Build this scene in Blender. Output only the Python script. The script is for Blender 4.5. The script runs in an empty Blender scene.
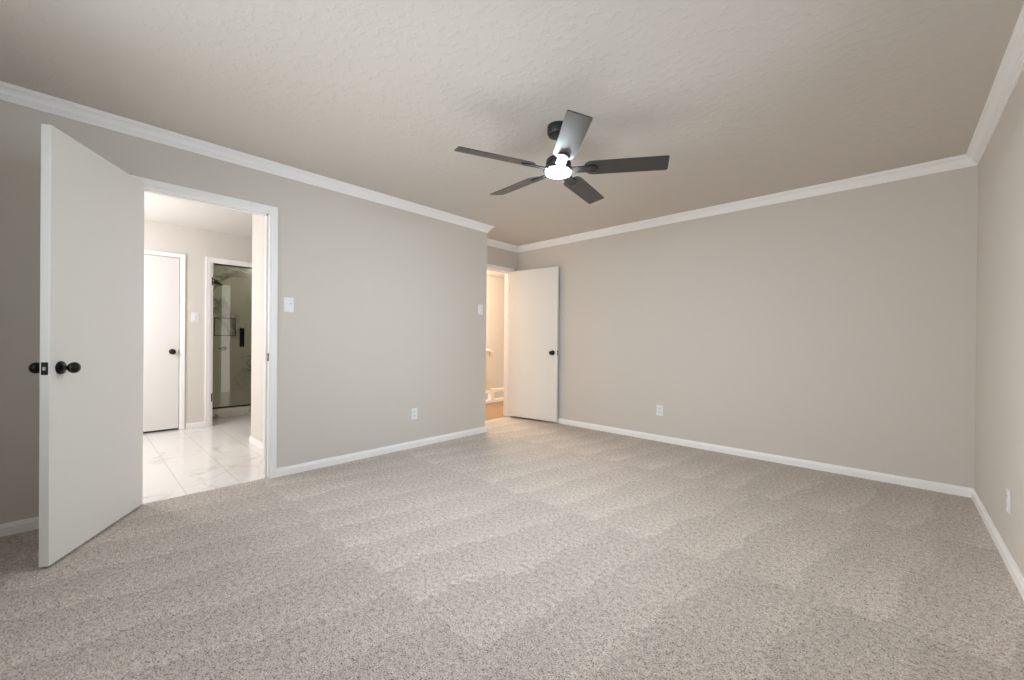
import bpy, bmesh, math, random
from mathutils import Vector, Matrix

S = bpy.context.scene
COL = S.collection

# ------------------------------------------------------------------ camera
cam_d = bpy.data.cameras.new('camera')
cam = bpy.data.objects.new('camera', cam_d)
COL.objects.link(cam)
cam_d.sensor_width = 36.0
cam_d.lens = 36.0 * 406.789 / 1024.0
cam_d.shift_x = -0.00054
cam_d.shift_y = 0.00171
cam_d.clip_start = 0.02
_r = Vector((0.7300305, 0.68335318, 0.00915966))
_u = Vector((-0.00886449, -0.00393337, 0.99995297))
_f = Vector((-0.68335708, 0.73007736, -0.0031861))
cam.matrix_world = Matrix(((_r.x, _u.x, -_f.x, 0.0), (_r.y, _u.y, -_f.y, 0.0), (_r.z, _u.z, -_f.z, 1.0696), (0, 0, 0, 1)))
S.camera = cam

# ------------------------------------------------------------------ world, exposure
S.view_settings.view_transform = 'Standard'
S.view_settings.look = 'None'
S.view_settings.gamma = 1.0
S.view_settings.use_curve_mapping = False
S.view_settings.exposure = 0.0
S.cycles.use_denoising = True
S.cycles.max_bounces = 12
S.cycles.diffuse_bounces = 8
W = bpy.data.worlds.new('world')
S.world = W
W.use_nodes = True
W.node_tree.nodes['Background'].inputs[0].default_value = (0.62, 0.72, 0.85, 1)
W.node_tree.nodes['Background'].inputs[1].default_value = 1.0

def area(name, loc, target, sx, sy, power, col):
    d = bpy.data.lights.new(name, 'AREA'); d.shape = 'RECTANGLE'; d.size = sx; d.size_y = sy
    d.energy = power; d.color = col
    o = bpy.data.objects.new(name, d); COL.objects.link(o); o.location = loc
    v = Vector(target) - Vector(loc)
    o.rotation_euler = v.to_track_quat('-Z', 'Y').to_euler()
    return o

def bulb(name, loc, power, col, size):
    d = bpy.data.lights.new(name, 'POINT'); d.energy = power; d.color = col; d.shadow_soft_size = size
    o = bpy.data.objects.new(name, d); COL.objects.link(o); o.location = loc
    return o

# daylight at the two bedroom windows (right wall, beside the camera; rear wall, behind it)
P_SIDE, P_REAR, P_SKY, P_FAN, P_BATH, P_HALL, P_STAIR = 31, 10.5, 53, 410, 56, 66, 76
area('daylight_side', (0.95, 1.50, 1.20), (-2.6, 1.1, 3.0), 1.55, 1.25, P_SIDE, (0.75, 0.83, 1.0))
area('rear_window_fill', (-1.60, -0.618, 1.45), (-1.60, 3, 1.45), 1.60, 1.20, P_REAR, (0.84, 0.945, 1.0))  # extra fill lamp inside the rear reveal, added to brighten door edge and ceiling
area('skylight_rear', (-1.60, -0.86, 1.45), (-1.60, 3, 1.35), 1.70, 1.28, P_SKY, (0.98, 0.99, 1.0))
# bathroom fixture, added shower fill and the warm stair-hall fixture
bulb('bathroom_light', (-5.15, -0.35, 1.55), P_BATH, (0.90, 0.92, 0.98), 0.12)
bulb('shower_fill', (-7.0, 2.05, 2.28), 3.0, (1.0, 0.97, 0.90), 0.05)  # unseen fill lamp added to brighten the dim shower
bulb('hall_light', (-4.75, 4.35, 2.22), P_HALL, (1.0, 0.83, 0.67), 0.10)
bulb('stair_light', (-5.7, 4.6, 2.2), P_STAIR, (1.0, 0.81, 0.63), 0.10)

# ------------------------------------------------------------------ materials
def mat(name, col, rough=0.6, metal=0.0, spec=0.5):
    m = bpy.data.materials.new(name); m.use_nodes = True
    b = m.node_tree.nodes['Principled BSDF']
    b.inputs['Base Color'].default_value = (*col, 1); b.inputs['Roughness'].default_value = rough
    b.inputs['Metallic'].default_value = metal; b.inputs['Specular IOR Level'].default_value = spec
    return m

def N(m, t, **kw):
    n = m.node_tree.nodes.new(t)
    for k, v in kw.items(): setattr(n, k, v)
    return n
def L(m, a, b): m.node_tree.links.new(a, b)
def pos(m): return N(m, 'ShaderNodeNewGeometry').outputs['Position']
def BS(m): return m.node_tree.nodes['Principled BSDF']

def bump(m, scale, strength, dist, detail=3.0, rough=0.55, ramp=None, prev=None):
    n = N(m, 'ShaderNodeTexNoise'); n.inputs['Scale'].default_value = scale; n.inputs['Detail'].default_value = detail
    n.inputs['Roughness'].default_value = rough
    L(m, pos(m), n.inputs['Vector'])
    h = n.outputs['Fac']
    if ramp:
        r = N(m, 'ShaderNodeMapRange'); r.interpolation_type = 'SMOOTHSTEP'
        r.inputs['From Min'].default_value = ramp[0]; r.inputs['From Max'].default_value = ramp[1]
        L(m, h, r.inputs['Value']); h = r.outputs['Result']
    b = N(m, 'ShaderNodeBump'); b.inputs['Strength'].default_value = strength; b.inputs['Distance'].default_value = dist
    L(m, h, b.inputs['Height'])
    if prev: L(m, prev, b.inputs['Normal'])
    L(m, b.outputs['Normal'], BS(m).inputs['Normal'])
    return b.outputs['Normal']

def srgb(r, g, b):
    f = lambda c: (c / 255 / 12.92) if c / 255 <= 0.04045 else ((c / 255 + 0.055) / 1.055) ** 2.4
    return (f(r), f(g), f(b))

M_wall = mat('greige_wall_paint', srgb(212, 206, 198), 0.75, spec=0.25); bump(M_wall, 95, 0.12, 0.002)
M_bwall = mat('bathroom_wall_paint', srgb(223, 218, 211), 0.7, spec=0.25); bump(M_bwall, 95, 0.12, 0.002)
M_ceil = mat('ceiling_paint', srgb(212, 206, 198), 0.85, spec=0.2)
_n = bump(M_ceil, 26, 0.20, 0.005, 2.0, 0.5, (0.52, 0.62)); bump(M_ceil, 120, 0.1, 0.002, prev=_n)
M_trim = mat('white_semigloss_trim', srgb(248, 247, 246), 0.4)
M_door = mat('white_door_paint', srgb(230, 228, 224), 0.45); bump(M_door, 60, 0.05, 0.001)
M_black = mat('oil_rubbed_black_metal', (0.012, 0.011, 0.011), 0.28, 0.6)
M_dark = mat('dull_black_hardware', (0.008, 0.008, 0.008), 0.55, 0.0, 0.3)
M_steel = mat('brushed_steel', (0.62, 0.60, 0.57), 0.3, 1.0)
M_plate = mat('white_plastic_plate', srgb(238, 238, 240), 0.35)
M_slot = mat('dark_slot', (0.03, 0.03, 0.03), 0.6)
M_void = mat('dark_gap', (0.02, 0.02, 0.02), 0.9)

# carpet: two-tone frieze tufts, with the lean of the pile left by the vacuum
M_carpet = mat('beige_frieze_carpet', srgb(190, 178, 166), 0.95, spec=0.1)
def carpet():
    m = M_carpet; b = BS(m); P = pos(m)
    def mth(op, a, bb=None, c=None):
        k = N(m, 'ShaderNodeMath', operation=op)
        for i, v in enumerate((a, bb, c)):
            if v is None: continue
            if isinstance(v, (int, float)): k.inputs[i].default_value = v
            else: L(m, v, k.inputs[i])
        return k.outputs[0]
    def noise(scale, det=2, rough=0.5, dist=0.0):
        n = N(m, 'ShaderNodeTexNoise'); n.inputs['Scale'].default_value = scale; n.inputs['Detail'].default_value = det
        n.inputs['Roughness'].default_value = rough; n.inputs['Distortion'].default_value = dist
        L(m, P, n.inputs['Vector']); return n.outputs['Fac']
    tuft = noise(175, 2, 0.6)
    clump = noise(48, 3, 0.6)
    t = mth('ADD', mth('MULTIPLY', tuft, 0.68), mth('MULTIPLY', clump, 0.32))
    r1 = N(m, 'ShaderNodeValToRGB')
    e = r1.color_ramp.elements
    e[0].position = 0.355; e[0].color = (*srgb(84, 74, 65), 1)
    e[1].position = 0.64; e[1].color = (*srgb(232, 223, 215), 1)
    x = r1.color_ramp.elements.new(0.45); x.color = (*srgb(181, 170, 160), 1)
    L(m, t, r1.inputs['Fac'])
    # vacuum swaths: rows 1.16 m deep across the room, overlapping strokes inside each row that leave one sharp edge each
    sep = N(m, 'ShaderNodeSeparateXYZ'); L(m, P, sep.inputs[0])
    w = mth('MULTIPLY', mth('SUBTRACT', noise(1.5, 3, 0.6), 0.5), 0.34)
    fine = mth('MULTIPLY', mth('SUBTRACT', noise(14, 3, 0.65), 0.5), 0.10)
    row = mth('DIVIDE', mth('ADD', mth('SUBTRACT', sep.outputs['Y'], 0.95), mth('ADD', mth('MULTIPLY', w, 0.25), fine)), 1.16)
    rowi = mth('FLOOR', row)
    rowf = mth('SUBTRACT', row, rowi)
    xs = mth('ADD', mth('ADD', sep.outputs['X'], mth('ADD', w, fine)), mth('MULTIPLY', sep.outputs['Y'], -0.19))
    st = mth('FRACT', mth('ADD', mth('DIVIDE', xs, 0.31), mth('MULTIPLY', rowi, 0.37)))
    saw = mth('SUBTRACT', mth('POWER', st, 1.6), 0.40)
    amp = mth('MULTIPLY', mth('SUBTRACT', 1.0, mth('MULTIPLY', rowf, 0.55)), 0.17)
    patch = noise(2.1, 5, 0.6)
    v = mth('ADD', mth('MULTIPLY', saw, amp), mth('MULTIPLY', mth('SUBTRACT', rowf, 0.5), -0.09))
    v = mth('ADD', v, mth('MULTIPLY', mth('SUBTRACT', patch, 0.5), 0.26))
    v = mth('ADD', v, 1.0)
    mx = N(m, 'ShaderNodeVectorMath', operation='SCALE'); L(m, r1.outputs['Color'], mx.inputs[0]); L(m, v, mx.inputs['Scale'])
    L(m, mx.outputs[0], b.inputs['Base Color'])
    bp = N(m, 'ShaderNodeBump'); bp.inputs['Strength'].default_value = 0.8; bp.inputs['Distance'].default_value = 0.010
    L(m, t, bp.inputs['Height']); L(m, bp.outputs['Normal'], b.inputs['Normal'])
    b.inputs['Sheen Weight'].default_value = 0.1; b.inputs['Sheen Roughness'].default_value = 0.5
carpet()

def marble(name, base, vein, scale, rough, grout=None, tw=0.6, th=1.2, ox=0.0, oy=0.0):
    m = mat(name, base, rough); b = BS(m); P = pos(m)
    n = N(m, 'ShaderNodeTexNoise'); n.inputs['Scale'].default_value = scale; n.inputs['Detail'].default_value = 6; n.inputs['Distortion'].default_value = 0.9
    L(m, P, n.inputs['Vector'])
    s = N(m, 'ShaderNodeMath', operation='SUBTRACT'); s.inputs[1].default_value = 0.5; L(m, n.outputs['Fac'], s.inputs[0])
    a = N(m, 'ShaderNodeMath', operation='ABSOLUTE'); L(m, s.outputs[0], a.inputs[0])
    n2 = N(m, 'ShaderNodeTexNoise'); n2.inputs['Scale'].default_value = scale * 0.8; L(m, P, n2.inputs['Vector'])
    r = N(m, 'ShaderNodeMapRange'); r.inputs['From Min'].default_value = 0.0; r.inputs['From Max'].default_value = 0.03
    r.inputs['To Min'].default_value = 1.0; r.inputs['To Max'].default_value = 0.0; L(m, a.outputs[0], r.inputs['Value'])
    r2 = N(m, 'ShaderNodeMapRange'); r2.inputs['From Min'].default_value = 0.45; r2.inputs['From Max'].default_value = 0.65; L(m, n2.outputs['Fac'], r2.inputs['Value'])
    f = N(m, 'ShaderNodeMath', operation='MULTIPLY'); L(m, r.outputs[0], f.inputs[0]); L(m, r2.outputs[0], f.inputs[1])
    mx = N(m, 'ShaderNodeMix', data_type='RGBA'); mx.inputs['A'].default_value = (*base, 1); mx.inputs['B'].default_value = (*vein, 1)
    L(m, f.outputs[0], mx.inputs['Factor'])
    out = mx.outputs['Result']
    if grout:
        mp = N(m, 'ShaderNodeMapping'); mp.inputs['Location'].default_value = (ox, oy, 0); L(m, P, mp.inputs['Vector'])
        bk = N(m, 'ShaderNodeTexBrick'); bk.offset = 0.5; bk.squash = 1.0
        bk.inputs['Scale'].default_value = 1.0; bk.inputs['Brick Width'].default_value = th; bk.inputs['Row Height'].default_value = tw
        bk.inputs['Mortar Size'].default_value = 0.0028; bk.inputs['Mortar Smooth'].default_value = 0.0
        bk.inputs['Color1'].default_value = (0, 0, 0, 1); bk.inputs['Color2'].default_value = (0, 0, 0, 1); bk.inputs['Mortar'].default_value = (1, 1, 1, 1)
        L(m, mp.outputs[0], bk.inputs['Vector'])
        m2 = N(m, 'ShaderNodeMix', data_type='RGBA'); m2.inputs['B'].default_value = (*grout, 1)
        L(m, out, m2.inputs['A']); L(m, bk.outputs['Color'], m2.inputs['Factor']); out = m2.outputs['Result']
    L(m, out, b.inputs['Base Color'])
    return m
M_tile = marble('marble_floor_tile', srgb(240, 237, 234), srgb(212, 208, 204), 2.2, 0.16, srgb(220, 211, 203), 0.3135, 2.6, 0.9, -0.511)
M_marble = marble('shower_marble', srgb(228, 226, 220), srgb(118, 117, 112), 1.6, 0.25)

def wood_floor():
    m = mat('honey_plank_floor', srgb(140, 112, 82), 0.4); b = BS(m)
    mp = N(m, 'ShaderNodeMapping'); mp.inputs['Scale'].default_value = (1, 9, 1); L(m, pos(m), mp.inputs['Vector'])
    n = N(m, 'ShaderNodeTexNoise'); n.inputs['Scale'].default_value = 3; n.inputs['Detail'].default_value = 5; L(m, mp.outputs[0], n.inputs['Vector'])
    r = N(m, 'ShaderNodeValToRGB'); r.color_ramp.elements[0].color = (*srgb(124, 98, 70), 1); r.color_ramp.elements[1].color = (*srgb(156, 126, 92), 1)
    L(m, n.outputs['Fac'], r.inputs['Fac']); L(m, r.outputs['Color'], b.inputs['Base Color'])
    return m
M_wood = wood_floor()

def glass(name, tint, refl=1.5):
    m = bpy.data.materials.new(name); m.use_nodes = True; nt = m.node_tree; nt.nodes.clear()
    o = nt.nodes.new('ShaderNodeOutputMaterial'); t = nt.nodes.new('ShaderNodeBsdfTransparent'); g = nt.nodes.new('ShaderNodeBsdfGlossy')
    t.inputs[0].default_value = (*tint, 1); g.inputs['Roughness'].default_value = 0.02
    fr = nt.nodes.new('ShaderNodeFresnel'); fr.inputs['IOR'].default_value = refl
    mx = nt.nodes.new('ShaderNodeMixShader'); nt.links.new(fr.outputs[0], mx.inputs[0]); nt.links.new(t.outputs[0], mx.inputs[1]); nt.links.new(g.outputs[0], mx.inputs[2])
    nt.links.new(mx.outputs[0], o.inputs['Surface'])
    return m
M_glass = glass('green_tinted_shower_glass', (0.90, 0.905, 0.84), 1.6)
M_pane = glass('clear_window_glass', (0.97, 0.98, 0.98))

def emit(name, col, s):
    m = mat(name, (0.9, 0.9, 0.9), 0.4); b = BS(m)
    b.inputs['Emission Color'].default_value = (*col, 1); b.inputs['Emission Strength'].default_value = s
    return m
M_lens = emit('frosted_led_lens', (0.79, 0.91, 1.0), P_FAN)

M_strip_glow = emit('reflection_strip_glow', (1.0, 0.97, 0.90), 2.0)  # glow of the strip added for the shower glass reflection
M_fan = mat('fan_matte_black', (0.022, 0.021, 0.020), 0.42, 0.3)
def blade_mat():
    m = mat('fan_blade_charcoal_oak', (0.05, 0.046, 0.04), 0.34, spec=0.7); b = BS(m)
    tc = N(m, 'ShaderNodeTexCoord'); mp = N(m, 'ShaderNodeMapping'); mp.inputs['Scale'].default_value = (3, 40, 3); L(m, tc.outputs['Object'], mp.inputs['Vector'])
    n = N(m, 'ShaderNodeTexNoise'); n.inputs['Scale'].default_value = 2; n.inputs['Detail'].default_value = 6; L(m, mp.outputs[0], n.inputs['Vector'])
    r = N(m, 'ShaderNodeValToRGB'); r.color_ramp.elements[0].color = (0.026, 0.024, 0.021, 1); r.color_ramp.elements[1].color = (0.048, 0.043, 0.038, 1)
    L(m, n.outputs['Fac'], r.inputs['Fac']); L(m, r.outputs['Color'], b.inputs['Base Color'])
    return m
M_blade = blade_mat()

# ------------------------------------------------------------------ mesh helpers
class MB:
    def __init__(s): s.bm = bmesh.new()
    def box(s, lo, hi, bev=0.0, mtx=None):
        t = bmesh.new()
        bmesh.ops.create_cube(t, size=1.0)
        for v in t.verts:
            v.co = Vector(((lo[0] + hi[0]) / 2 + v.co.x * (hi[0] - lo[0]), (lo[1] + hi[1]) / 2 + v.co.y * (hi[1] - lo[1]), (lo[2] + hi[2]) / 2 + v.co.z * (hi[2] - lo[2])))
        if bev: bmesh.ops.bevel(t, geom=t.edges[:], offset=bev, segments=2, profile=0.7, affect='EDGES')
        return s.add(t, mtx)
    def add(s, t, mtx=None):
        if mtx: bmesh.ops.transform(t, matrix=mtx, verts=t.verts)
        me = bpy.data.meshes.new('tmp'); t.to_mesh(me); t.free(); s.bm.from_mesh(me); bpy.data.meshes.remove(me)
        return s
    def lathe(s, prof, mtx=None, seg=32):
        """prof: [(radius, height)] around local Z"""
        t = bmesh.new(); rings = []
        for r, h in prof:
            if r < 1e-6: rings.append([t.verts.new((0, 0, h))])
            else: rings.append([t.verts.new((r * math.cos(2 * math.pi * i / seg), r * math.sin(2 * math.pi * i / seg), h)) for i in range(seg)])
        for a, b in zip(rings, rings[1:]):
            for i in range(seg):
                j = (i + 1) % seg
                if len(a) == 1 and len(b) == 1: continue
                if len(a) == 1: t.faces.new((a[0], b[j], b[i]))
                elif len(b) == 1: t.faces.new((a[i], a[j], b[0]))
                else: t.faces.new((a[i], a[j], b[j], b[i]))
        for e in (rings[0], rings[-1]):
            if len(e) > 2: t.faces.new(e)
        bmesh.ops.recalc_face_normals(t, faces=t.faces[:])
        return s.add(t, mtx)
    def prism(s, poly, z0, z1, bev=0.0, mtx=None):
        t = bmesh.new()
        a = [t.verts.new((x, y, z0)) for x, y in poly]; b = [t.verts.new((x, y, z1)) for x, y in poly]
        n = len(poly); t.faces.new(a[::-1]); t.faces.new(b)
        for i in range(n): t.faces.new((a[i], a[(i + 1) % n], b[(i + 1) % n], b[i]))
        bmesh.ops.recalc_face_normals(t, faces=t.faces[:])
        if bev: bmesh.ops.bevel(t, geom=t.edges[:], offset=bev, segments=2, affect='EDGES')
        return s.add(t, mtx)
    def sweep(s, prof, frames):
        """prof [(a,b)]; frames: list of functions (a,b)->point ; closed profile, capped"""
        t = bmesh.new(); rings = [[t.verts.new(f(a, b)) for a, b in prof] for f in frames]
        n = len(prof)
        for A, B in zip(rings, rings[1:]):
            for i in range(n): t.faces.new((A[i], A[(i + 1) % n], B[(i + 1) % n], B[i]))
        t.faces.new(rings[0][::-1]); t.faces.new(rings[-1])
        bmesh.ops.recalc_face_normals(t, faces=t.faces[:])
        return s.add(t)
    def tube(s, pts, r, seg=12):
        t = bmesh.new(); rings = []
        pts = [Vector(q) for q in pts]
        for i, q in enumerate(pts):
            d = (pts[min(i + 1, len(pts) - 1)] - pts[max(i - 1, 0)]).normalized()
            up = Vector((0, 0, 1)) if abs(d.z) < 0.9 else Vector((1, 0, 0))
            a = d.cross(up).normalized(); b = d.cross(a)
            rings.append([t.verts.new(q + r * (math.cos(k * 2 * math.pi / seg) * a + math.sin(k * 2 * math.pi / seg) * b)) for k in range(seg)])
        for A, B in zip(rings, rings[1:]):
            for i in range(seg): t.faces.new((A[i], A[(i + 1) % seg], B[(i + 1) % seg], B[i]))
        t.faces.new(rings[0][::-1]); t.faces.new(rings[-1])
        bmesh.ops.recalc_face_normals(t, faces=t.faces[:])
        return s.add(t)
    def build(s, name, m, parent=None, smooth=False, base=None):
        bm = s.bm
        if parent is not None:
            bmesh.ops.transform(bm, matrix=world_of(parent).inverted(), verts=bm.verts)
            base = None
        if base is not None:
            bmesh.ops.translate(bm, vec=-Vector(base), verts=bm.verts)
        me = bpy.data.meshes.new(name); bm.to_mesh(me); bm.free(); me.materials.append(m)
        o = bpy.data.objects.new(name, me); COL.objects.link(o)
        if base is not None: o.location = base
        if parent is not None: o.parent = parent
        if smooth:
            for p in me.polygons: p.use_smooth = True
            me.set_sharp_from_angle(angle=math.radians(38))
        return o

def world_of(o):
    m = o.matrix_basis.copy()
    while o.parent: o = o.parent; m = o.matrix_basis @ m
    return m

def structure(o): o['kind'] = 'structure'; return o
def tag(o, label, cat, group=None):
    o['label'] = label; o['category'] = cat
    if group: o['group'] = group
    return o
def empty(name, loc, rz=0.0):
    o = bpy.data.objects.new(name, None); COL.objects.link(o); o.location = loc; o.rotation_euler = (0, 0, rz); o.empty_display_size = 0.1
    return o

# ------------------------------------------------------------------ the room's measures
XL, XR, YB, YR, H = -3.466, 0.421, 4.280, -0.60, 2.396
XH, YC = -3.920, 3.252            # recessed wall with the hall door; where the left wall ends
T = 0.124                         # wall thickness
BX, BH = -6.030, 2.36             # bathroom far wall and ceiling
BY = 1.215                        # stub wall inside the bathroom
D1A, D1B, D1H = 0.250, 0.994, 2.020      # bathroom doorway
D2A, D2B, D2H = 3.320, 4.143, 2.020      # hall doorway

def wall(name, boxes, m):
    w = MB()
    for lo, hi in boxes: w.box(lo, hi)
    return structure(w.build(name, m))

# floors
fl = MB()
fl.prism([(-3.497, YR), (XR, YR), (XR, YB), (XH - 0.03, YB), (XH - 0.03, YC), (-3.497, YC)], -0.12, 0.0)
structure(fl.build('floor', M_carpet))
structure(MB().box((-8.0, -1.6, -0.12), (-3.497, 3.2, -0.002)).build('floor_bathroom', M_tile))
structure(MB().box((-5.05, 3.2, -0.12), (XH - 0.03, 8.2, -0.004)).build('floor_hall', M_wood))
# ceilings
structure(MB().prism([(XL - T, YR - T), (XR + T, YR - T), (XR + T, YB + T), (XH - T, YB + T), (XH - T, YC - T), (XL - T, YC - T)], H, H + 0.12).build('ceiling', M_ceil))
structure(MB().box((-8.0, -1.6, BH), (XL - T, YC - T, BH + 0.1)).build('ceiling_bathroom', M_bwall))
structure(MB().box((-7.2, YC - T, H), (XH - T, 8.2, H + 0.1)).build('ceiling_hall', M_bwall))
# bedroom walls
wall('wall_left', [((XL - T, YR - T, 0), (XL, D1A - 0.014, H)), ((XL - T, D1B + 0.014, 0), (XL, YC, H)), ((XL - T, D1A - 0.014, D1H + 0.014), (XL, D1B + 0.014, H))], M_wall)
wall('wall_return', [((XH - T, YC - T, 0), (XL - T, YC, H))], M_wall)
wall('wall_recess', [((XH - T, YC, 0), (XH, D2A - 0.014, H)), ((XH - T, D2B + 0.014, 0), (XH, YB + T, H)), ((XH - T, D2A - 0.014, D2H + 0.014), (XH, D2B + 0.014, H))], M_wall)
wall('wall_back', [((XH, YB, 0), (XR + T, YB + T, H))], M_wall)
WY0, WY1, WZ0, WZ1 = 0.72, 2.28, 0.80, 2.08
wall('wall_right', [((XR, YR - T, 0), (XR + T, WY0, H)), ((XR, WY1, 0), (XR + T, YB, H)), ((XR, WY0, 0), (XR + T, WY1, WZ0)), ((XR, WY0, WZ1), (XR + T, WY1, H))], M_wall)
RX0, RX1 = -2.45, -0.75
wall('wall_rear', [((XL, YR - T, 0), (RX0, YR, H)), ((RX1, YR - T, 0), (XR, YR, H)), ((RX0, YR - T, 0), (RX1, YR, WZ0)), ((RX0, YR - T, WZ1), (RX1, YR, H))], M_wall)

# window in the right wall, out of the frame
def window(name, mtx, w):
    """frame, pane and sill of a two-sash window; local x along the wall, y into the wall, z up"""
    o = MB(); h = WZ1 - WZ0
    for lo, hi in (((0, 0.05, 0), (0.05, 0.10, h)), ((w - 0.05, 0.05, 0), (w, 0.10, h)), ((0, 0.05, 0), (w, 0.10, 0.05)), ((0, 0.05, h - 0.05), (w, 0.10, h)), ((w / 2 - 0.025, 0.05, 0), (w / 2 + 0.025, 0.10, h))):
        o.box(lo, hi, 0.004, mtx)
    f = structure(o.build(name, M_trim))
    MB().box((0.04, 0.073, 0.04), (w - 0.04, 0.077, h - 0.04), 0, mtx).build('pane', M_pane, f)
    MB().box((-0.04, -0.03, -0.02), (w + 0.04, 0.05, 0), 0.005, mtx).build('sill', M_trim, f)
window('window_1', Matrix(((0, 1, 0, XR), (1, 0, 0, WY0), (0, 0, 1, WZ0), (0, 0, 0, 1))), WY1 - WY0)
window('window_2', Matrix(((1, 0, 0, RX0), (0, -1, 0, YR), (0, 0, 1, WZ0), (0, 0, 0, 1))), RX1 - RX0)

# ------------------------------------------------------------------ crown, baseboards, casings
CROWN = [(0.0, 0.0), (0.063, 0.0), (0.063, -0.007), (0.058, -0.009), (0.056, -0.016), (0.050, -0.019), (0.041, -0.024), (0.033, -0.032),
         (0.028, -0.042), (0.026, -0.049), (0.020, -0.051), (0.018, -0.057), (0.012, -0.059), (0.011, -0.066), (0.008, -0.068), (0.008, -0.075), (0.0, -0.075)]
BASE = [(0.0, 0.0), (0.013, 0.0), (0.013, 0.045), (0.011, 0.050), (0.009, 0.053), (0.008, 0.061), (0.006, 0.065), (0.0, 0.065)]

def run(name, p0, p1, nrm, prof, z, m0=0, m1=0, m=None):
    """moulding along p0->p1, standing off the wall along nrm; m0/m1: +1 mitre for an inside corner, -1 outside, 0 square"""
    p0, p1, nrm = Vector((*p0, z)), Vector((*p1, z)), Vector((*nrm, 0))
    d = (p1 - p0).normalized()
    f0 = lambda a, b: p0 + nrm * a + d * (m0 * a) + Vector((0, 0, b))
    f1 = lambda a, b: p1 + nrm * a - d * (m1 * a) + Vector((0, 0, b))
    w = MB(); w.sweep(prof, [f0, f1])
    return structure(w.build(name, m or M_trim))
e = 0.0005
run('trim_1', (XL, YR), (XL, YC), (1, 0), CROWN, H - e, 1, -1)
run('trim_2', (XL, YC), (XH, YC), (0, 1), CROWN, H - e, -1, 1)
run('trim_3', (XH, YC), (XH, YB), (1, 0), CROWN, H - e, 1, 1)
run('trim_4', (XH, YB), (XR, YB), (0, -1), CROWN, H - e, 1, 1)
run('trim_5', (XR, YB), (XR, YR), (-1, 0), CROWN, H - e, 1, 1)
run('trim_6', (XR, YR), (XL, YR), (0, 1), CROWN, H - e, 1, 1)
CW = 0.047
def base(side, *a, **k): return run('baseboard_' + side, *a, **k)
base('left', (XL, D1B + CW + 0.005), (XL, YC), (1, 0), BASE, 0.0, 0, -1)
base('corner', (XL, YR), (XL, D1A - CW - 0.005), (1, 0), BASE, 0.0, 1, 0)
base('return', (XL, YC), (XH, YC), (0, 1), BASE, 0.0, -1, 0)
base('back', (XH, YB), (XR, YB), (0, -1), BASE, 0.0, 0, 1)
base('right', (XR, YB), (XR, YR), (-1, 0), BASE, 0.0, 1, 1)
base('rear', (XR, YR), (XL, YR), (0, 1), BASE, 0.0, 1, 1)

CAS = [(0.0, 0.0), (0.0, 0.007), (0.004, 0.010), (0.012, 0.011), (0.016, 0.0135), (0.040, 0.015), (0.050, 0.017), (0.058, 0.015), (0.058, 0.0)]   # (away from the opening, off the wall)
def casing(name, x, sgn, ya, yb, zh, m=None, w=None, zbot=0.0):
    """door casing on a wall of constant x, facing sgn; mitred head"""
    k = (w or 0.058) / 0.058
    prof = [(a * k, b) for a, b in CAS]
    o = MB()
    r = 0.005
    o.sweep(prof, [lambda a, b: Vector((x + sgn * b, ya - r - a, zbot)), lambda a, b: Vector((x + sgn * b, ya - r - a, zh + r + a)),
                   lambda a, b: Vector((x + sgn * b, yb + r + a, zh + r + a)), lambda a, b: Vector((x + sgn * b, yb + r + a, zbot))])
    return structure(o.build(name, m or M_trim))
def jamb(name, x0, x1, ya, yb, zh, stop=None, m=None):
    o = MB(); t = 0.0135
    o.box((x0, ya - t, 0), (x1, ya, zh + t)); o.box((x0, yb, 0), (x1, yb + t, zh + t)); o.box((x0, ya, zh), (x1, yb, zh + t))
    if stop:
        s0, s1 = stop
        o.box((s0, ya, 0), (s1, ya + 0.011, zh)); o.box((s0, yb - 0.011, 0), (s1, yb, zh)); o.box((s0, ya, zh - 0.011), (s1, yb, zh))
    return structure(o.build(name, m or M_trim))
casing('trim_7', XL, 1, D1A, D1B, D1H, w=0.047)
j1 = jamb('trim_8', XL - T - 0.001, XL + 0.001, D1A, D1B, D1H, (XL - 0.085, XL - 0.045))
# strike plate let into the right-hand jamb
sp = MB(); sp.box((XL - 0.034, D1B - 0.0025, 0.895), (XL - 0.004, D1B, 0.955), 0.001)
spo = sp.build('strike_plate', M_dark, j1)
MB().box((XL - 0.024, D1B - 0.0034, 0.917), (XL - 0.014, D1B - 0.0022, 0.933), 0.0004).build('strike_hole', M_steel, spo)
casing('trim_9', XH, 1, D2A, D2B, D2H, w=0.052)
jamb('trim_10', XH - T - 0.001, XH + 0.001, D2A, D2B, D2H, (XH - 0.085, XH - 0.045))

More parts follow.
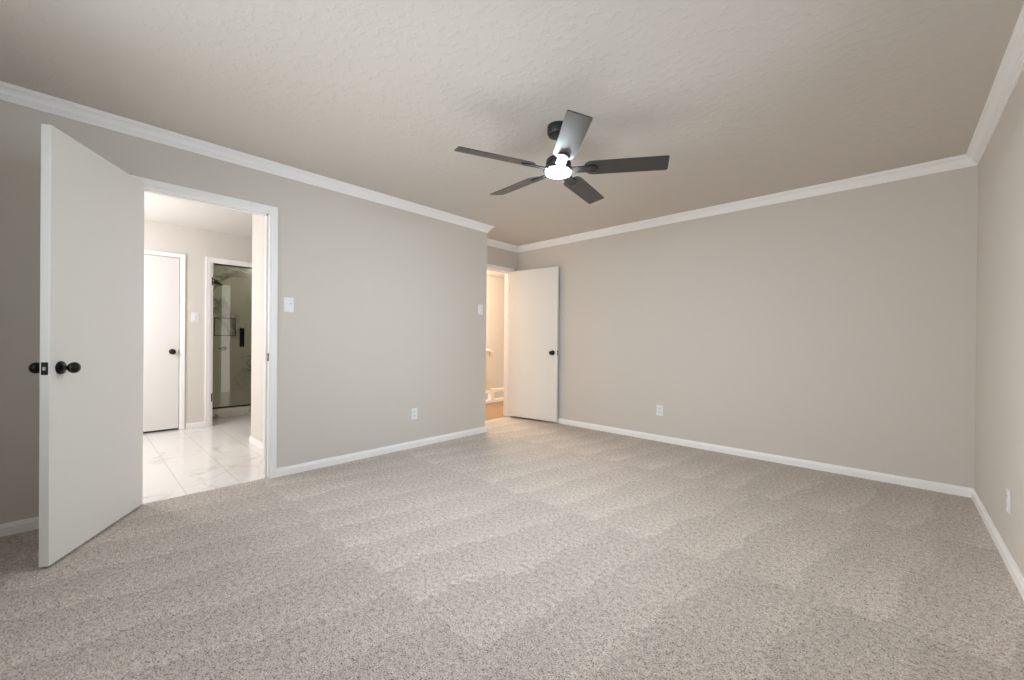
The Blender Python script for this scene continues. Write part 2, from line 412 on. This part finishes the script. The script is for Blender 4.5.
# ------------------------------------------------------------------ doors
def frame_mtx(o, d, n):
    """local x along the leaf, y along the visible face's normal, z up"""
    return Matrix(((d.x, n.x, 0, o.x), (d.y, n.y, 0, o.y), (0, 0, 1, o.z), (0, 0, 0, 1)))
KNOB = [(0.0, 0.0), (0.031, 0.0), (0.032, 0.003), (0.029, 0.008), (0.018, 0.011), (0.0115, 0.014), (0.0105, 0.026), (0.014, 0.031), (0.021, 0.037), (0.0255, 0.045),
        (0.0265, 0.053), (0.0245, 0.061), (0.018, 0.068), (0.009, 0.0715), (0.0, 0.072)]
ROT_Y = Matrix.Rotation(-math.pi / 2, 4, 'X')     # local z -> +y
ROT_MY = Matrix.Rotation(math.pi / 2, 4, 'X')     # local z -> -y
def door(name, o, d, n, w, z0, z1, knob_z, t=0.035, backset=0.062, front=True, back=True, hinges=(0.25, 1.05, 1.82), x0=0.0):
    base_m = frame_mtx(o, d, n)
    b = MB(); b.box((x0, -t, z0), (w, 0, z1), 0.0025)
    leaf = structure(b.build(name, M_door)); leaf.matrix_basis = base_m
    def part(mb, nm, m, par=leaf, sm=True):
        me = mb.bm; ob = mb.build(nm, m, None, sm); ob.parent = par; return ob
    kx = w - backset
    if front: part(MB().lathe(KNOB, Matrix.Translation((kx, 0, knob_z)) @ ROT_Y), 'knob', M_black)
    if back: part(MB().lathe(KNOB, Matrix.Translation((kx, -t, knob_z)) @ ROT_MY), 'knob', M_black)
    lp = part(MB().box((w - 0.001, -t / 2 - 0.0125, knob_z - 0.029), (w + 0.0015, -t / 2 + 0.0125, knob_z + 0.029), 0.0007), 'latch_plate', M_dark)
    lb = MB().prism([(0.0, -0.007), (0.0, 0.007), (0.010, 0.005), (0.010, -0.0)], -0.008, 0.008, 0.001, Matrix.Translation((w + 0.001, -t / 2, knob_z)))
    part(lb, 'latch_bolt', M_steel, lp)
    for hz in hinges:
        hb = MB(); hb.lathe([(0.0, -0.045), (0.006, -0.045), (0.006, 0.045), (0.0, 0.045)], Matrix.Translation((x0 - 0.004, -t - 0.003, hz)), 12)
        hb.box((x0 - 0.0012, -t, hz - 0.044), (x0 + 0.0004, -0.006, hz + 0.044))
        part(hb, 'hinge', M_dark)
    return leaf
a1 = math.radians(-30.16)
d1 = Vector((math.cos(a1), math.sin(a1), 0)); n1 = Vector((-d1.y, d1.x, 0))
door('door_1', Vector((XL, 0.287, 0)), d1, n1, 0.746, 0.013, 2.037, 0.921, t=0.0365, x0=0.006)
p0, p1 = Vector((-3.900, 4.094, 0)), Vector((-3.152, 4.206, 0))
d2 = (p1 - p0).normalized(); n2 = Vector((d2.y, -d2.x, 0))
# this leaf's visible face looks back towards the room, so mirror the frame along its width
def door_far():
    w = (p1 - p0).length; t = 0.035
    leaf = structure(MB().box((0, 0, 0.026), (w, t, 2.025), 0.0025).build('door_2', M_door))
    nn = Vector((-d2.y, d2.x, 0))
    leaf.matrix_basis = Matrix(((d2.x, nn.x, 0, p0.x), (d2.y, nn.y, 0, p0.y), (0, 0, 1, 0), (0, 0, 0, 1)))
    k = MB().lathe(KNOB, Matrix.Translation((w - 0.062, 0, 0.915)) @ ROT_MY).build('knob', M_black, None, True); k.parent = leaf
    lp = MB().box((w - 0.001, 0.005, 0.886), (w + 0.0015, 0.030, 0.944), 0.0007).build('latch_plate', M_dark, None); lp.parent = leaf
    lb = MB().box((w + 0.001, 0.011, 0.907), (w + 0.010, 0.024, 0.923), 0.002).build('latch_bolt', M_steel, None); lb.parent = lp
    for hz in (0.25, 1.05, 1.82):
        h = MB().lathe([(0, -0.045), (0.006, -0.045), (0.006, 0.045), (0, 0.045)], Matrix.Translation((-0.004, -0.004, hz)), 12).build('hinge', M_trim, None, True); h.parent = leaf
    return leaf
door_far()

# ------------------------------------------------------------------ bathroom beyond the left doorway
CA, CB, CH_ = 0.195, 0.803, 1.986        # closet doorway
SA, SB, SH = 1.118, 1.80, 1.975          # shower-room doorway
TB = 0.11
wall('wall_bathroom_far', [((BX - TB, -1.6, 0), (BX, CA, BH)), ((BX - TB, CB, 0), (BX, SA, BH)), ((BX - TB, SB, 0), (BX, 3.2, BH)), ((BX - TB, CA, CH_), (BX, CB, BH)), ((BX - TB, SA, SH), (BX, SB, BH))], M_bwall)
wall('wall_bathroom_stub', [((-4.80, BY, 0), (XL - T, BY + 0.11, BH))], M_bwall)
wall('wall_bathroom_near', [((XL - T, -1.6, 0), (XL - 0.02, YR - T, BH))], M_bwall)
wall('wall_bathroom_end', [((BX, -1.7, 0), (XL - T, -1.6, BH))], M_bwall)
wall('wall_bathroom_side', [((BX, YC - T - 0.1, 0), (XL - T, YC - T, BH))], M_bwall)
casing('trim_11', BX, 1, CA, CB, CH_, w=0.044)
casing('trim_12', BX, 1, SA - 0.010, SB, SH, w=0.060)
jb = MB(); jb.box((BX - TB, SA - 0.02, 0), (BX + 0.001, SA, SH)); jb.box((BX - TB, SB, 0), (BX + 0.001, SB + 0.02, SH)); jb.box((BX - TB, SA - 0.02, SH), (BX + 0.001, SB + 0.02, SH + 0.02))
j3 = structure(jb.build('trim_13', M_trim))
for hz in (1.755, 0.345):
    MB().box((BX - 0.001, SA - 0.016, hz - 0.05), (BX + 0.004, SA - 0.003, hz + 0.05), 0.001).build('hinge', M_dark, j3)
run('baseboard_bathroom', (BX, CB + 0.06), (BX, SA - 0.07), (1, 0), BASE, 0.0)
run('baseboard_stub', (-4.80, BY), (XL - T, BY), (0, -1), BASE, 0.0, -1, 0)
run('baseboard_stub_end', (-4.80, BY + 0.11), (-4.80, BY), (-1, 0), BASE, 0.0, 0, -1)
# added unseen glowing strip in the bathroom, makes the bright streak in the shower glass
wd = structure(MB().box((XL - T - 0.02, 1.90, 0.0), (XL - T, 1.93, 2.14), 0.002).box((XL - T - 0.02, 2.07, 0.0), (XL - T, 2.10, 2.14), 0.002).box((XL - T - 0.02, 1.93, 2.11), (XL - T, 2.07, 2.14), 0.002).build('glow_strip_frame', M_trim))
MB().box((XL - T - 0.012, 1.93, 0.0), (XL - T - 0.004, 2.07, 2.11)).build('glow_strip', M_strip_glow, wd)
# closet door, shut
cd = structure(MB().box((BX - 0.042, CA + 0.003, 0.022), (BX - 0.007, CB - 0.004, CH_ - 0.004), 0.002).build('door_3', M_door))
ck = MB().lathe(KNOB, Matrix.Translation((BX - 0.007, 0.741, 0.905)) @ Matrix.Rotation(math.pi / 2, 4, 'Y')).build('knob', M_black, cd, True)
MB().box((BX - 0.009, CB - 0.007, 0.876), (BX - 0.0055, CB - 0.001, 0.934), 0.0005).build('latch_plate', M_dark, cd)
wall('wall_closet', [((BX - 0.6, CA - 0.1, 0), (BX - TB, CA - 0.05, BH)), ((BX - 0.6, CB + 0.05, 0), (BX - TB, CB + 0.1, BH)), ((BX - 0.65, CA - 0.1, 0), (BX - 0.6, CB + 0.1, BH))], M_bwall)

# shower room
SX = -7.60
wall('wall_shower_left', [((SX, SA - 0.12, 0), (BX - TB, SA - 0.02, BH))], M_marble)
wall('wall_shower_right', [((SX, 2.30, 0), (BX - TB, 2.40, BH))], M_marble)
NY0, NY1, NZ0, NZ1 = 1.435, 1.695, 1.110, 1.372
wall('wall_shower_back', [((SX - 0.1, SA - 0.12, 0), (SX, NY0, BH)), ((SX - 0.1, NY1, 0), (SX, 2.4, BH)), ((SX - 0.1, NY0, 0), (SX, NY1, NZ0)), ((SX - 0.1, NY0, NZ1), (SX, NY1, BH)), ((SX - 0.11, NY0 - 0.02, NZ0 - 0.02), (SX - 0.09, NY1 + 0.02, NZ1 + 0.02))], M_marble)
nt_ = MB(); q = 0.010
for lo, hi in (((NY0 - q, NZ0 - q), (NY1 + q, NZ0)), ((NY0 - q, NZ1), (NY1 + q, NZ1 + q)), ((NY0 - q, NZ0), (NY0, NZ1)), ((NY1, NZ0), (NY1 + q, NZ1))):
    nt_.box((SX - 0.004, lo[0], lo[1]), (SX + 0.004, hi[0], hi[1]))
structure(nt_.build('trim_14', M_black))
structure(MB().box((-6.70, SA - 0.02, 0), (-6.57, 2.30, 0.118), 0.004).build('trim_15', M_marble))
# glass shower door on the curb
gd = tag(empty('shower_door', (-6.632, 1.41, 0.12)), 'frameless tinted glass shower door with black pull handle, past the bathroom doorway', 'shower door')
GX = -6.632
MB().box((GX - 0.005, 1.115, 0.128), (GX + 0.005, 1.690, 2.20), 0.001).build('glass_pane', M_glass, gd)
MB().box((GX - 0.008, 1.115, 0.1185), (GX + 0.008, 1.690, 0.134), 0.002).build('bottom_seal', M_black, gd)
MB().box((GX - 0.007, 1.686, 0.128), (GX + 0.007, 1.697, 2.20), 0.001).build('edge_seal', M_black, gd)
hd = MB()
for yy in (1.541, 1.570):
    hd.tube([(GX + 0.045, yy, 0.945), (GX + 0.045, yy, 1.208)], 0.0115)
    for zz in (0.975, 1.178): hd.tube([(GX + 0.004, yy, zz), (GX + 0.045, yy, zz)], 0.008)
hd.box((GX + 0.0052, 1.532, 0.955), (GX + 0.012, 1.579, 1.198), 0.002)
hd.build('handle', M_black, gd, True)
# shower head
sh = tag(empty('shower_fixture', (-7.10, SA - 0.02, 1.93)), 'dark wall mounted shower head on an arm behind the tinted glass', 'shower head')
MB().lathe([(0, 0), (0.03, 0), (0.03, 0.006), (0.012, 0.012), (0, 0.012)], Matrix.Translation((-7.10, SA - 0.02, 1.93)) @ ROT_Y).build('flange', M_black, sh, True)
MB().tube([(-7.10, SA - 0.01, 1.93), (-7.10, SA + 0.10, 1.945), (-7.10, SA + 0.18, 1.93), (-7.10, SA + 0.225, 1.885)], 0.010).build('arm', M_black, sh, True)
MB().lathe([(0, 0.05), (0.014, 0.05), (0.018, 0.035), (0.075, 0.012), (0.078, 0.0), (0.074, -0.006), (0, -0.006)], Matrix.Translation((-7.10, SA + 0.235, 1.845)) @ Matrix.Rotation(math.radians(-14), 4, 'X')).build('spray_face', M_black, sh, True)
# shower valve under the niche
vl = tag(empty('shower_valve', (SX, 1.535, 0.91)), 'small lever shower valve on the marble wall below the niche', 'shower valve')
MB().lathe([(0, 0), (0.034, 0), (0.034, 0.006), (0.018, 0.010), (0.018, 0.03), (0, 0.03)], Matrix.Translation((SX, 1.555, 0.905)) @ Matrix.Rotation(math.pi / 2, 4, 'Y')).build('escutcheon', M_black, vl, True)
MB().tube([(SX + 0.03, 1.555, 0.905), (SX + 0.035, 1.475, 0.905)], 0.008).build('lever', M_black, vl, True)

# ------------------------------------------------------------------ stair hall beyond the far doorway
wall('wall_hall_far', [((-6.20, 3.0, -2.4), (-6.10, 8.2, H))], M_wall)
wall('wall_hall_near', [((XH - T, YB + T, -0.12), (XH, 8.2, H))], M_wall)
wall('wall_hall_end', [((-6.2, 8.1, -2.4), (XH - T, 8.2, H))], M_wall)
wall('wall_hall_start', [((-6.2, YC - T - 0.002, -2.4), (XH - T, YC - 0.002, H))], M_wall)
structure(MB().box((-6.2, 3.0, -2.5), (-5.0, 8.2, -2.4)).build('floor_stairwell', M_wood))
structure(MB().box((-5.11, YC, -0.4), (-5.04, 8.1, 0.045), 0.003).build('trim_16', M_trim))
st = tag(empty('stair_railing', (-5.075, 4.93, 0.045)), 'low painted stair guard with white rails in the warm lit hall past the far door', 'railing')
MB().box((-5.125, 4.86, 0.045), (-5.035, 4.935, 0.235), 0.004).build('end_post', M_trim, st)
MB().box((-5.10, 3.28, 0.22), (-5.05, 4.935, 0.88), 0.003).build('panel', M_wall, st)
MB().box((-5.115, 3.28, 0.88), (-5.035, 4.84, 0.915), 0.010).build('handrail', M_trim, st)
MB().box((-5.035, 4.80, 0.80), (-5.02, 4.86, 0.875), 0.005).build('rail_bracket', M_steel, st)
MB().box((-5.10, 3.28, 0.165), (-5.05, 4.86, 0.22), 0.005).box((-5.10, 4.935, 0.165), (-5.05, 7.0, 0.22), 0.005).build('bottom_rail', M_trim, st)
for y in (4.70, 3.4, 5.6, 6.9):
    MB().box((-5.095, y - 0.02, 0.045), (-5.055, y + 0.02, 0.165), 0.002).build('rail_block', M_trim, st)

# ------------------------------------------------------------------ switches and outlets
def plate_part(par, lo, hi, nm, m, bev=0.001): return MB().box(lo, hi, bev).build(nm, m, par)
def wall_mtx(o, p, nrm):
    n = Vector((*nrm, 0)); xx = Vector((-n.y, n.x, 0))
    o.matrix_basis = Matrix(((xx.x, n.x, 0, p[0]), (xx.y, n.y, 0, p[1]), (0, 0, 1, p[2]), (0, 0, 0, 1)))
def loc_part(par, mb, nm, m, sm=False):
    ob = mb.build(nm, m, None, sm); ob.parent = par; return ob
def switch(p, nrm, label, group, gangs=1):
    o = empty('light_switch', (0, 0, 0)); wall_mtx(o, p, nrm); tag(o, label, 'light switch', group)
    w = 0.035 + 0.023 * (gangs - 1)
    loc_part(o, MB().box((-w, 0, -0.057), (w, 0.006, 0.057), 0.003), 'cover_plate', M_plate)
    for g in range(gangs):
        x = (g - (gangs - 1) / 2) * 0.046
        r = loc_part(o, MB().box((x - 0.0165, 0.005, -0.033), (x + 0.0165, 0.008, 0.033), 0.001), 'rocker', M_plate)
        t = MB().box((x - 0.0145, 0.007, -0.031), (x + 0.0145, 0.0115, 0.0), 0.002)
        loc_part(r, t, 'paddle', M_plate)
        if gangs == 1: loc_part(r, MB().box((x + 0.010, 0.0075, 0.004), (x + 0.0135, 0.0085, 0.016)), 'slider', M_slot)
    for z in (-0.045, 0.045):
        loc_part(o, MB().lathe([(0, 0), (0.003, 0), (0.002, 0.0012), (0, 0.0012)], Matrix.Translation((0, 0.006, z)) @ ROT_Y, 10), 'screw', M_plate)
    return o
def outlet(p, nrm, label, group):
    o = empty('wall_outlet', (0, 0, 0)); wall_mtx(o, p, nrm); tag(o, label, 'outlet', group)
    loc_part(o, MB().box((-0.035, 0, -0.057), (0.035, 0.005, 0.057), 0.0025), 'cover_plate', M_plate)
    for z in (0.0195, -0.0195):
        r = loc_part(o, MB().box((-0.017, 0.004, z - 0.0145), (0.017, 0.0075, z + 0.0145), 0.003), 'socket', M_plate)
        s = MB()
        s.box((-0.0075, 0.0070, z - 0.001), (-0.0052, 0.0078, z + 0.008)); s.box((0.0052, 0.0070, z - 0.001), (0.0075, 0.0078, z + 0.008))
        s.lathe([(0, 0), (0.0026, 0), (0.0026, 0.0008), (0, 0.0008)], Matrix.Translation((0, 0.0070, z - 0.007)) @ ROT_Y, 10)
        loc_part(r, s, 'slots', M_slot)
    loc_part(o, MB().lathe([(0, 0), (0.003, 0), (0.002, 0.0012), (0, 0.0012)], Matrix.Translation((0, 0.005, 0)) @ ROT_Y, 10), 'screw', M_plate)
    return o
SG, OG = 'white wall switches', 'white duplex wall outlets'
switch((XL, 1.130, 1.333), (1, 0), 'white rocker light switch on the grey wall just right of the bathroom doorway', SG)
switch((XL, 3.156, 1.421), (1, 0), 'white light switch at the far end of the left wall, before the hall doorway', SG)
switch((BX, 0.943, 1.308), (1, 0), 'white light switch on the bathroom wall between the closet door and shower doorway', SG)
outlet((XL, 2.285, 0.333), (1, 0), 'white duplex outlet low on the left wall, right of the bathroom doorway', OG)
outlet((-1.828, YB, 0.333), (0, -1), 'white duplex outlet low on the back wall, right of the open hall door', OG)
outlet((XR, 3.120, 0.306), (-1, 0), 'white duplex outlet seen edge-on low on the right wall', OG)

# ------------------------------------------------------------------ ceiling fan
FX, FY = -1.5245, 2.0274
fan = tag(empty('ceiling_fan', (FX, FY, H)), 'black five-blade ceiling fan with a glowing round light at its centre', 'ceiling fan')
TILT = Matrix.Translation((FX, FY, 2.13)) @ Matrix(((1, 0, 0.036, 0), (0, 1, 0.014, 0), (-0.036, -0.014, 1, 0), (0, 0, 0, 1))) @ Matrix.Translation((-FX, -FY, -2.13))
C0 = Matrix.Translation((FX, FY, 0))
MB().lathe([(0, H), (0.068, H), (0.069, H - 0.006), (0.069, H - 0.044), (0.062, H - 0.056), (0.045, H - 0.062), (0, H - 0.062)], C0, 48).build('canopy', M_fan, fan, True)
rod = MB(); rod.lathe([(0, 2.35), (0.013, 2.35), (0.013, 2.20), (0, 2.20)], TILT @ C0, 20); rod.lathe([(0, 2.232), (0.024, 2.232), (0.028, 2.206), (0.028, 2.195), (0, 2.195)], TILT @ C0, 24)
rod.build('downrod', M_fan, fan, True)
MB().lathe([(0, 2.203), (0.035, 2.203), (0.064, 2.196), (0.074, 2.186), (0.077, 2.172), (0.077, 2.146), (0.072, 2.138), (0.088, 2.136), (0.092, 2.132), (0.092, 2.121), (0.086, 2.117), (0, 2.117)], TILT @ C0, 48).build('motor_housing', M_fan, fan, True)
MB().lathe([(0, 2.118), (0.075, 2.118), (0.076, 2.108), (0.073, 2.102), (0.062, 2.097), (0.04, 2.0935), (0, 2.092)], TILT @ C0, 48).build('light_lens', M_lens, fan, True)
ZB, RB, WB, PITCH = 2.1282, 0.638, 0.1262, -0.2322
for k in range(5):
    th = math.radians((-55, 17, 89, 161, 233)[k]) + 0.1905
    d = Vector((math.cos(th), math.sin(th), 0)); t = Vector((-math.sin(th), math.cos(th), 0))
    # tilt of the hanging fan
    ft = lambda v: Vector((v.x, v.y, v.z - 0.036 * v.x - 0.014 * v.y))
    tp = t * math.cos(PITCH) + Vector((0, 0, 1)) * math.sin(PITCH)
    d_, t_ = ft(d), ft(tp); n_ = d_.cross(t_).normalized()
    Mx = Matrix(((d_.x, t_.x, n_.x, FX), (d_.y, t_.y, n_.y, FY), (d_.z, t_.z, n_.z, ZB), (0, 0, 0, 1)))
    def outline(r0, r1, w, c0, c1, nseg=5):
        pts = []
        for cx, cy, rr, a0 in ((r1 - c1, w / 2 - c1, c1, 0), (r0 + c0, w / 2 - c0, c0, 90), (r0 + c0, -w / 2 + c0, c0, 180), (r1 - c1, -w / 2 + c1, c1, 270)):
            for i in range(nseg + 1):
                a = math.radians(a0 + 90 * i / nseg); pts.append((cx + rr * math.cos(a), cy + rr * math.sin(a)))
        return pts
    bm_ = MB().prism(outline(0.160, RB + 0.004, WB, 0.052, 0.012), -0.003, 0.003, 0.0008)
    bo = bm_.build('blade', M_blade, None, True); bo.parent = fan
    bo.matrix_basis = Matrix.Translation((-FX, -FY, -H)) @ Mx
    ir = MB()
    ir.prism([(-0.075, -0.029), (0.03, -0.029), (0.055, -0.036), (0.085, -0.026), (0.100, 0.0), (0.085, 0.026), (0.055, 0.036), (0.03, 0.029), (-0.075, 0.029)], -0.010, -0.0035, 0.001, Matrix.Translation((0.145, 0, 0)))
    for sx, sy in ((0.200, -0.014), (0.200, 0.014), (0.228, 0.0)):
        ir.lathe([(0, -0.012), (0.004, -0.0115), (0.0055, -0.009), (0, -0.009)], Matrix.Translation((sx, sy, 0)), 10)
    io = ir.build('blade_iron', M_fan, None, True); io.parent = fan
    io.matrix_basis = Matrix.Translation((-FX, -FY, -H)) @ Mx
